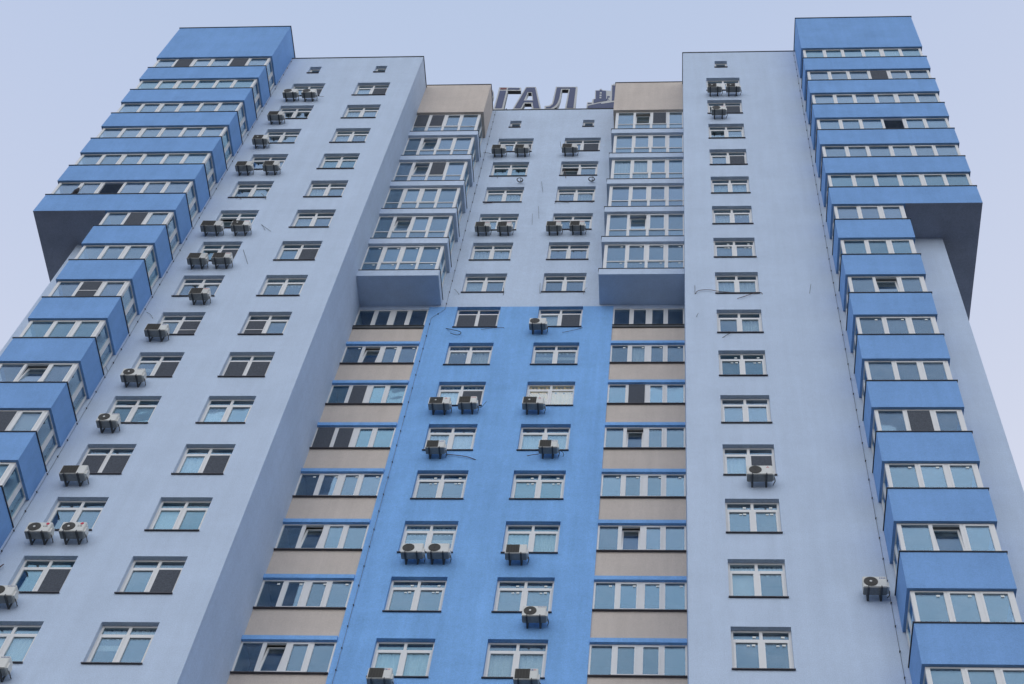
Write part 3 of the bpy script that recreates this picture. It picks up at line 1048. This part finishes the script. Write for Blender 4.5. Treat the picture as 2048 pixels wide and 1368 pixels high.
LOOK = {'plain': 'dark round-grilled', 'square': 'square-grilled', 'squarehub': 'square-grilled white-hubbed', 'round': 'white round-fan'}
WALL = {'L': "left wing's balcony-side column", 'C1': "middle wall's left column", 'C2': "middle wall's right column", 'R': "right wing"}
for col, k, r, a, b, y, kind, logo, pos in AC:
    yw = YC if col[0] == 'C' else 0.0
    p0, p1 = px(*rp(r, a, y), yw - AC_F), px(*rp(r, b, y), yw - AC_F)
    n = (14 if col[0] == 'C' else 15) - k
    row = 'top full-size window' if n == 1 else ORD[n] + ' window from top'
    lab = f'{LOOK[kind]} air conditioner, {pos + " of pair, " if pos in ("left", "right") else ""}under {row}, {WALL[col]}'
    if pos == 'far':
        lab = 'white round-fan air conditioner alone on bare wall close to the right-hand blue balconies'
    air_conditioner(p0.x, p1.x, (p0.z + p1.z) / 2, yw, kind, logo, lab, old=(kind == 'square' and k > 6))

# ------------------------------------------------------------------ lightning conductors with their clips
def conductor(name, pts, y, label):
    root = tube(name, [(x, y - 0.03, z) for x, z in pts], 0.007, 'wire', sides=5)
    tag(root, label, 'cable', 'conductor wires down the facade')
    if 'clip' not in CACHE:
        b = MB()
        b.box(-0.014, 0.014, -0.020, 0.0295, -0.022, 0.022)
        b.box(-0.020, 0.020, -0.026, -0.018, -0.012, 0.012)
        CACHE['clip'] = b.mesh('clip', ['clip'])
    (xa, za) = pts[0]
    # a clip at every metre along the polyline
    for (x0, z0), (x1, z1) in zip(pts[:-1], pts[1:]):
        n = max(1, round(abs(z1 - z0)))
        for i in range(n):
            t = (i + 0.5) / n
            o = link('clip', CACHE['clip'], root, (x0 + (x1 - x0) * t, y - 0.03, z0 + (z1 - z0) * t + random.uniform(-.04, .04)))
    return root


conductor('lightning_conductor', [(-21.18, Z(-5.3)), (-21.18, Z(23.7)), (-21.22, Z(45.7))], 0.0, 'thin clipped wire running down beside the left-hand blue balconies')
conductor('lightning_conductor', [(4.64, Z(-6.5)), (4.63, Z(23.5)), (4.71, Z(45.5))], 0.0, 'thin clipped wire running down beside the right-hand blue balconies')
conductor('lightning_conductor', [(-11.235, Z(-5)), (-11.235, Z(23.0)), (-10.76, Z(23.75)), (-10.785, Z(45.7))], YC, 'thin clipped wire running down the left edge of the middle wall')

# ------------------------------------------------------------------ loose cables and pipe ends
def crop(x0, y0, s):
    return lambda a, b: (x0 + a / s, y0 + b / s)


def cable(pts, y, label, mname='cable', r=0.013, off=0.05, smooth=True, name='loose_cable'):
    """first and last point touch the wall, the rest hang a little off it"""
    P = [px(u, v, y) for u, v in pts]
    n = len(P)
    Q = []
    for i, p in enumerate(P):
        d = off if 0 < i < n - 1 else (0.002 if i == 0 else off * 0.8)
        q = px(pts[i][0], pts[i][1], y - d)
        Q.append(q)
    if smooth and n > 2:
        out = []
        for i in range(n - 1):
            a, b, c, d = Q[max(i - 1, 0)], Q[i], Q[i + 1], Q[min(i + 2, n - 1)]
            for s in range(5):
                t = s / 5
                out.append(0.5 * ((2 * b) + (c - a) * t + (2 * a - 5 * b + 4 * c - d) * t * t + (3 * b - a - 3 * c + d) * t ** 3))
        out.append(Q[-1])
        Q = out
    o = tube(name, Q, r * 0.85, mname)
    return tag(o, label, 'cable', 'loose cables on the facade')


c4 = crop(1380, 540, 8.55)
cable([c4(88, 410), c4(130, 360), c4(220, 340), c4(370, 342), c4(470, 362), c4(700, 382)], 0, 'arched pipe reaching under the eighth window from the top, right wing', 'cable_red', 0.014)
cable([c4(1240, 415), c4(1215, 385), c4(1150, 382), c4(1090, 395), c4(930, 450), c4(810, 487)], 0, 'bent pipe end at the right of the eighth window, right wing', 'cable_red', 0.014)
cable([c4(85, 415), c4(84, 330), c4(82, 262)], 0, 'short upright wire left of the eighth window, right wing', 'cable', 0.008, 0.03)
cable([c4(112, 800), c4(125, 765), c4(142, 738)], 0, 'tiny wire stub on bare wall left of the ninth window, right wing', 'cable', 0.009, 0.08)
cable([c4(555, 1157), c4(630, 1110), c4(705, 1066)], 0, 'straight wire slanting up to the sill of ninth window, right wing', 'cable', 0.011)
c3 = crop(870, 560, 6.206)
cable([c3(135, 600), c3(230, 620), c3(305, 638), c3(322, 658), c3(300, 678), c3(255, 680), c3(190, 658)], YC, 'hook-shaped black pipe at the top left of the blue wall', 'cable', 0.016, 0.10)
cable([c3(858, 600), c3(832, 586), c3(700, 598), c3(570, 612)], YC, 'thin bent wire under right corner of the top left blue-wall window', 'cable_red', 0.010)
cable([c3(1830, 592), c3(1720, 622), c3(1580, 650)], YC, 'thin straight wire under right corner of the top right blue-wall window', 'cable_red', 0.010)
cable([c3(846, 188), c3(850, 145), c3(848, 95)], YC, 'black wire end at right corner of the lowest left grey-wall window, middle', 'cable', 0.012, 0.12)
cable([c3(1305, 172), c3(1302, 110), c3(1306, 40)], YC, 'upright wire left of the lowest right grey-wall window, middle', 'cable_grey', 0.013, 0.12)
cable([c3(1846, 178), c3(1846, 135), c3(1885, 95)], YC, 'wire fork at right corner of the lowest right grey-wall window, middle', 'cable_grey', 0.010, 0.12)
cable([c3(300, 185), c3(275, 145), c3(240, 112)], YC, 'short curled wire left of the lowest left grey-wall window, middle', 'cable', 0.008, 0.06)
c1 = crop(960, 260, 6.22)
cable([c1(215, 600), c1(217, 560), c1(220, 525)], YC, 'short pipe stub at the second left window from top, middle wall', 'cable_grey', 0.012, 0.15)
cable([c1(1068, 600), c1(1060, 540), c1(1045, 480)], YC, 'slanting pipe stub at the second right window from top, middle wall', 'cable_red', 0.012, 0.15)
cable([c1(45, 920), c1(90, 910), c1(135, 908), c1(180, 893)], YC, 'reddish pipe end below third left window from top, middle wall', 'cable_red', 0.012)
cable([c1(925, 915), c1(960, 895), c1(1040, 900), c1(1110, 905)], YC, 'looped wire below the left corner of third right window, middle wall', 'cable_grey', 0.011)
cable([c1(1405, 907), c1(1360, 885), c1(1310, 883)], YC, 'reddish pipe end below right corner of third right window, middle wall', 'cable_red', 0.011)
cable([c1(782, 775), c1(774, 710), c1(765, 640)], YC, 'thin wire on bare wall between the second and third windows, middle', 'cable', 0.006, 0.03)
cable([c1(733, 1102), c1(730, 1020), c1(728, 945)], YC, 'longer of two thin upright wires near fourth windows, middle wall', 'cable', 0.006, 0.03)
cable([c1(648, 1178), c1(650, 1110), c1(651, 1040)], YC, 'shorter of two thin upright wires near fourth windows, middle wall', 'cable', 0.006, 0.03)
cable([c1(135, 292), c1(90, 284), c1(42, 284)], YC, 'wire stub left of the top left air conditioner, middle wall', 'cable', 0.011, 0.06)
cable([c1(1012, 230), c1(1003, 190), c1(998, 145)], YC - 0.3, 'upright wire beside the single top right air conditioner, middle wall', 'cable', 0.010, 0.02)
c5 = crop(840, 600, 4.144)
cable([c5(462, 1324), c5(400, 1302), c5(320, 1288), c5(212, 1278)], YC, 'reddish pipe trailing right of air conditioner, tenth left window, middle wall', 'cable_red', 0.016)
cable([c5(985, 1276), c5(935, 1282), c5(885, 1292)], YC - 0.2, 'pipe trailing left of air conditioner, tenth right window, middle wall', 'cable_red', 0.014, 0.02)
cable([c5(1148, 1242), c5(1180, 1258), c5(1190, 1280), c5(1185, 1298)], YC - 0.25, 'pipe loop right of air conditioner, tenth right window, middle wall', 'cable', 0.012, 0.02)
cable([c5(480, 885), c5(505, 890), c5(550, 842)], YC, 'crooked wire right of the paired air conditioners high on blue wall', 'cable', 0.011, 0.12)
c6 = crop(350, 400, 6.218)
cable([c6(905, 797), c6(878, 710), c6(848, 618)], 0, 'straight thin wire right of the seventh window, left wing', 'cable', 0.008, 0.03)
cable([c6(1075, 305), c6(1130, 345), c6(1190, 388)], 0, 'thin slanting wire right of the sixth window, left wing', 'cable', 0.007, 0.03)
cable([c6(1075, 305), c6(1100, 335), c6(1120, 375)], 0, 'shorter slanting wire right of the sixth window, left wing', 'cable', 0.007, 0.05)
c7 = crop(450, 140, 6.218)
cable([c7(1228, 328), c7(1180, 327), c7(1135, 326)], 0, 'white pipe end right of the top paired air conditioners, left wing', 'cable_grey', 0.012, 0.06)
cable([rp('Z1', 1556, 1166), rp('Z1', 1548, 1150), rp('Z1', 1530, 1132)], 0, 'dark pipe end near right corner of fifth window, left wing', 'cable_grey', 0.018, 0.10)
cable([rp('Z1', 1412, 1166), rp('Z1', 1398, 1156), rp('Z1', 1385, 1146)], 0, 'thin wire end below the fifth window, left wing', 'cable', 0.009, 0.08)
cable([rp('Z4', 895, 577), rp('Z4', 880, 552), rp('Z4', 858, 540)], 0, 'thin curled wire beside the ninth balcony from the top, left wing', 'cable', 0.007, 0.04)
cable([rp('Z4', 632, 890), rp('Z4', 622, 865), rp('Z4', 610, 845)], 0, 'thin curled wire beside the tenth balcony from the top, left wing', 'cable', 0.007, 0.04)
cable([rp('Z6', 793, 430), rp('Z6', 797, 402), rp('Z6', 801, 375)], 0, 'short wire alone in the wide bare wall, right wing', 'cable', 0.007, 0.04)
cable([rp('B1', -10, 690), rp('B1', 5, 680), rp('B1', 20, 668)], 0, 'reddish pipe end at the far left edge of the picture', 'cable_red', 0.02, 0.10)

# two coils of spare cable hung under the second windows of the middle wall
def coil(uv_c, uv_top, label):
    c = px(*uv_c, YC - 0.14)
    top = px(*uv_top, YC - 0.14)
    root = bpy.data.objects.new('cable_coil', None)
    COL.objects.link(root)
    root.location = (c.x, YC, c.z)
    tag(root, label, 'cable', 'coils of cable under the second windows')
    for j, (rr, dz) in enumerate(((0.140, 0.0), (0.122, 0.012), (0.152, -0.014))):
        pts = []
        for i in range(25):
            t = 2 * math.pi * i / 24
            pts.append((rr * math.cos(t), -0.17 + rr * 0.85 * math.sin(t), dz + 0.012 * math.sin(2 * t + j) + 0.03 * math.sin(t)))
        tube('loop', pts, 0.014, 'cable_grey', root, 5)
    tube('lead', [(0.02, -0.02, 0.14), (0.02, -0.08, 0.10), (0.03, -0.15, 0.03)], 0.02, 'cable', root, 5)
    tube('hook', [(0.02, 0.0, 0.14), (0.02, -0.10, 0.15), (0.02, -0.155, 0.19), (0.02, -0.16, 0.36)], 0.010, 'steel', root, 5)


coil(c1(497, 627), c1(510, 510), 'grey coil of cable under the second left window, middle wall')
coil(c1(1388, 617), c1(1403, 480), 'grey coil of cable under the second right window, middle wall')

# ------------------------------------------------------------------ rooftop sign
SG_Y, SG_Z = 3.28, ROOF_C + 0.62
TILT = R(24)
SH = 1.63                                     # letter height along the face
sign = bpy.data.objects.new('rooftop_sign', None)
COL.objects.link(sign)
sign.location = (-7.7, SG_Y + 0.2, ROOF_C + 0.05)
tag(sign, 'row of navy block letters with white borders and emblem on the roof edge', 'sign')
SGI = Matrix.Translation((7.7, -SG_Y - 0.2, -ROOF_C - 0.05))
SM = Matrix.Translation((0, SG_Y, SG_Z)) @ Matrix.Rotation(TILT, 4, 'X')
csg = crop(960, 150, 2048 / 290)


def s2(a, b):
    """photo crop pixel -> (x, height) on the leaning plane of the letters"""
    u, v = csg(a, b)
    d = RX * ((u - 1024 - PU) / F_PX) + DN * ((v - 684 - PV) / F_PX) + FW
    o = Vector((0, SG_Y, SG_Z))
    n = (SM.to_3x3() @ Vector((0, 1, 0)))
    t = (o - CAM).dot(n) / d.dot(n)
    p = SM.inverted() @ (CAM + d * t)
    return (p.x, p.z)


def poly_solid(name, loops, y0, y1, mats, parent, face_mat=0, side_mat=0):
    """extruded polygon with holes: loops[0] outline, the rest holes; (x,h) on the sign plane"""
    cu = bpy.data.curves.new('outline', 'CURVE')
    cu.dimensions = '2D'
    cu.fill_mode = 'BOTH'
    cu.extrude = (y1 - y0) / 2
    for lp in loops:
        sp = cu.splines.new('POLY')
        sp.points.add(len(lp) - 1)
        for i, (a, b) in enumerate(lp):
            sp.points[i].co = (a, b, 0, 1)
        sp.use_cyclic_u = True
    o = bpy.data.objects.new('outline_tmp', cu)
    COL.objects.link(o)
    dg = bpy.context.evaluated_depsgraph_get()
    me = bpy.data.meshes.new_from_object(o.evaluated_get(dg))
    bpy.data.objects.remove(o)
    bpy.data.curves.remove(cu)
    me.transform(SM @ Matrix.Translation((0, (y0 + y1) / 2, 0)) @ Matrix.Rotation(R(90), 4, 'X'))
    me.materials.clear()
    for m in mats:
        me.materials.append(MT[m])
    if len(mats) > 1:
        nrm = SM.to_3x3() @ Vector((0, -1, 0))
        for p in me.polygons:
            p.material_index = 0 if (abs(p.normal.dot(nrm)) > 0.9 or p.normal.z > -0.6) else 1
    me.name = name
    ob = link(name, me, parent)
    return ob


def inset(loop, d):
    """move every edge of a closed polygon inwards by d (d<0 outwards)"""
    n = len(loop)
    area = sum(loop[i][0] * loop[(i + 1) % n][1] - loop[(i + 1) % n][0] * loop[i][1] for i in range(n))
    sg = 1 if area > 0 else -1
    out = []
    for i in range(n):
        p, q, r = Vector(loop[i - 1]), Vector(loop[i]), Vector(loop[(i + 1) % n])
        a, b = (q - p).normalized(), (r - q).normalized()
        na, nb = Vector((-a.y, a.x)) * sg, Vector((-b.y, b.x)) * sg
        m = (na + nb)
        m = m / max(0.35, m.dot(na))
        out.append(tuple(q + m * d))
    return out


def letter(loops_px, faces_px, label, smooth=False):
    loops = [[s2(*p) for p in lp] for lp in loops_px]
    body = poly_solid('letter', loops, 0.0, 0.26, ['sign_white', 'sign_shade'], sign)
    body.matrix_parent_inverse = SGI
    if label:
        body['label'] = label
    for lp, m in faces_px:
        l2 = [[s2(*p) for p in q] for q in lp]
        f = poly_solid('letter_face', l2, -0.012, 0.004, [m], body)
    return body


# the letters are Cyrillic: (P, mostly hidden) G A L
letter([[(272, 172), (582, 178), (576, 222), (392, 222), (330, 490), (188, 490)]],
       [([[(290, 180), (380, 181), (372, 206), (284, 206)]], 'sign_red'), ([[(400, 184), (560, 186), (556, 208), (392, 208)]], 'sign_blue'),
        ([[(280, 222), (370, 222), (308, 470), (212, 470)]], 'sign_blue')], 'tall letter with a red patch at its top left')
letter([[(648, 168), (792, 168), (866, 486), (736, 486), (722, 402), (632, 402), (585, 486), (455, 486)], [(682, 250), (726, 250), (740, 352), (630, 352)]],
       [([[(658, 178), (776, 178), (840, 470), (756, 470), (742, 386), (622, 386), (572, 470), (486, 470)], [(672, 240), (736, 240), (752, 362), (616, 362)]], 'sign_blue')], None)


def arc_l():
    out = [(1072, 166), (1378, 166), (1340, 484), (1196, 484), (1252, 206), (1160, 206)]
    # curved left foot of the letter
    inner = [(1140, 330), (1118, 400), (1080, 455), (1020, 486), (908, 486), (912, 436), (975, 432), (1015, 400), (1036, 320)]
    return out + inner


def arc_l_face():
    return [(1086, 176), (1352, 176), (1318, 466), (1222, 466), (1272, 192), (1146, 192), (1118, 330), (1090, 400), (1050, 442), (1000, 470), (930, 470), (932, 452), (990, 446), (1032, 410), (1056, 320)]


letter([arc_l()], [([arc_l_face()], 'sign_blue')], None)
# the bowl of the letter hidden behind the beige box
bowl = [(20, 176), (90, 176)] + [(120 + 75 * math.sin(R(a)), 270 - 94 * math.cos(R(a))) for a in range(0, 181, 20)] + [(70, 364), (40, 490), (-70, 490)]
letter([bowl], [([inset(bowl, 12)], 'sign_blue')], None)
# emblem: stepped skyline over a swoosh
sky_l = [(1500, 486), (1512, 384), (1580, 384), (1592, 336), (1622, 336), (1628, 216), (1680, 214), (1706, 190), (1732, 214), (1786, 218), (1850, 226), (1858, 136), (1880, 136), (1884, 122), (1980, 122), (1990, 486)]
emb = poly_solid('emblem', [[s2(*p) for p in sky_l]], 0.0, 0.2, ['sign_white', 'sign_white'], sign)
emb.matrix_parent_inverse = SGI
emb['label'] = 'navy skyline emblem with white outlines'
for q in ([(1524, 396), (1578, 396), (1578, 404), (1522, 412)],
          [(1606, 346), (1636, 340), (1638, 224), (1686, 222), (1706, 204), (1728, 222), (1780, 226), (1782, 334), (1800, 340), (1798, 364), (1690, 380), (1604, 400)],
          [(1520, 436), (1700, 396), (1880, 378), (1980, 372), (1980, 466), (1518, 468)],
          [(1868, 148), (1975, 148), (1975, 362), (1862, 362)], [(1796, 300), (1832, 300), (1832, 318), (1812, 318), (1812, 356), (1832, 356), (1832, 362), (1796, 336)]):
    f = poly_solid('emblem_face', [[s2(*p) for p in q]], -0.012, 0.004, ['sign_blue'], emb)
for (a, b) in ((1706, 255), (1703, 290), (1701, 322)):
    f = poly_solid('emblem_window', [[s2(a - 13, b - 10), s2(a + 13, b - 10), s2(a + 13, b + 10), s2(a - 13, b + 10)]], -0.020, -0.010, ['sign_white'], emb)
f = poly_solid('emblem_stripe', [[s2(*p) for p in [(1710, 398), (1890, 372), (1890, 384), (1712, 410)]]], -0.020, -0.010, ['sign_white'], emb)
# steel stand behind the letters
st = MB()
for x in (-12.2, -10.42, -9.5, -8.75, -7.0, -5.9, -4.7):
    st.box(x - 0.03, x + 0.03, SG_Y + 0.30, SG_Y + 0.36, ROOF_C + 0.0, SG_Z + 1.0)
for z in (SG_Z + 0.02, SG_Z + 0.62):
    st.box(-12.6, -4.4, SG_Y + 0.24, SG_Y + 0.29, z, z + 0.06)
st.box(-12.6, -4.4, SG_Y + 0.0, SG_Y + 0.25, SG_Z - 0.08, SG_Z - 0.02)
for x in (-12.2, -10.9, -9.5, -8.1, -6.9, -5.9, -4.7):
    st.box(x - 0.025, x + 0.025, SG_Y + 0.04, SG_Y + 0.09, ROOF_C + 0.04, SG_Z - 0.08)
o = link('support_frame', st.mesh('support_frame', ['steel']), sign)
o.matrix_parent_inverse = SGI

# ------------------------------------------------------------------ the bird on the balcony ledge
def pigeon(loc, rz):
    sk = [((0, 0.0, 0.075), 0.055), ((0, -0.05, 0.125), 0.072), ((0, -0.075, 0.19), 0.062), ((0, -0.075, 0.245), 0.040), ((0, -0.09, 0.285), 0.036), ((0, 0.075, 0.035), 0.034), ((0, 0.16, -0.01), 0.020)]
    me = bpy.data.meshes.new('pigeon')
    me.from_pydata([s[0] for s in sk], [(0, 1), (1, 2), (2, 3), (3, 4), (0, 5), (5, 6)], [])
    o = bpy.data.objects.new('pigeon', me)
    COL.objects.link(o)
    md = o.modifiers.new('skin', 'SKIN')
    o.modifiers.new('sub', 'SUBSURF').levels = 2
    for i, s in enumerate(sk):
        v = me.skin_vertices[0].data[i]
        v.radius = (s[1], s[1] * 0.9)
        v.use_root = (i == 0)
    dg = bpy.context.evaluated_depsgraph_get()
    m2 = bpy.data.meshes.new_from_object(o.evaluated_get(dg))
    bpy.data.objects.remove(o)
    m2.materials.clear()
    m2.materials.append(MT['feather'])
    for p in m2.polygons:
        p.use_smooth = True
    b = link('bird', m2, None, loc, rz)
    b.scale = (1.35, 1.35, 1.8)
    bk = MB()
    bk.box(-0.008, 0.008, -0.155, -0.115, 0.276, 0.29)
    link('beak', bk.mesh('beak', ['beak']), b)
    for s in (-0.022, 0.022):
        lg = MB()
        lg.box(s - 0.006, s + 0.006, -0.03, -0.018, 0.0, 0.05)
        lg.box(s - 0.012, s + 0.012, -0.06, -0.01, 0.0, 0.008)
        link('leg', lg.mesh('leg', ['beak']), b)
    for s in (-1, 1):
        wg = MB()
        n = 6
        for i in range(n):
            t0, t1 = i / n, (i + 1) / n
            f = lambda t: (s * (0.068 - 0.035 * t), -0.05 + 0.20 * t, 0.18 - 0.16 * t)
            g_ = lambda t: (s * (0.060 - 0.035 * t), -0.07 + 0.17 * t, 0.12 - 0.13 * t)
            a, c = f(t0), f(t1)
            d, e = g_(t1), g_(t0)
            wg.quad(a, c, d, e)
            wg.quad(*[(p[0] + s * 0.008, p[1], p[2]) for p in (a, c, d, e)])
        link('wing', wg.mesh('wing', ['feather']), b)
    tag(b, 'dark grey bird perched on the balcony ledge at far left', 'bird')
    return b


bp_ = px(148.5, 387, YB + 0.02)
pigeon((bp_.x, YB + 0.02, Z(27 + ZC) + 0.026), R(55))
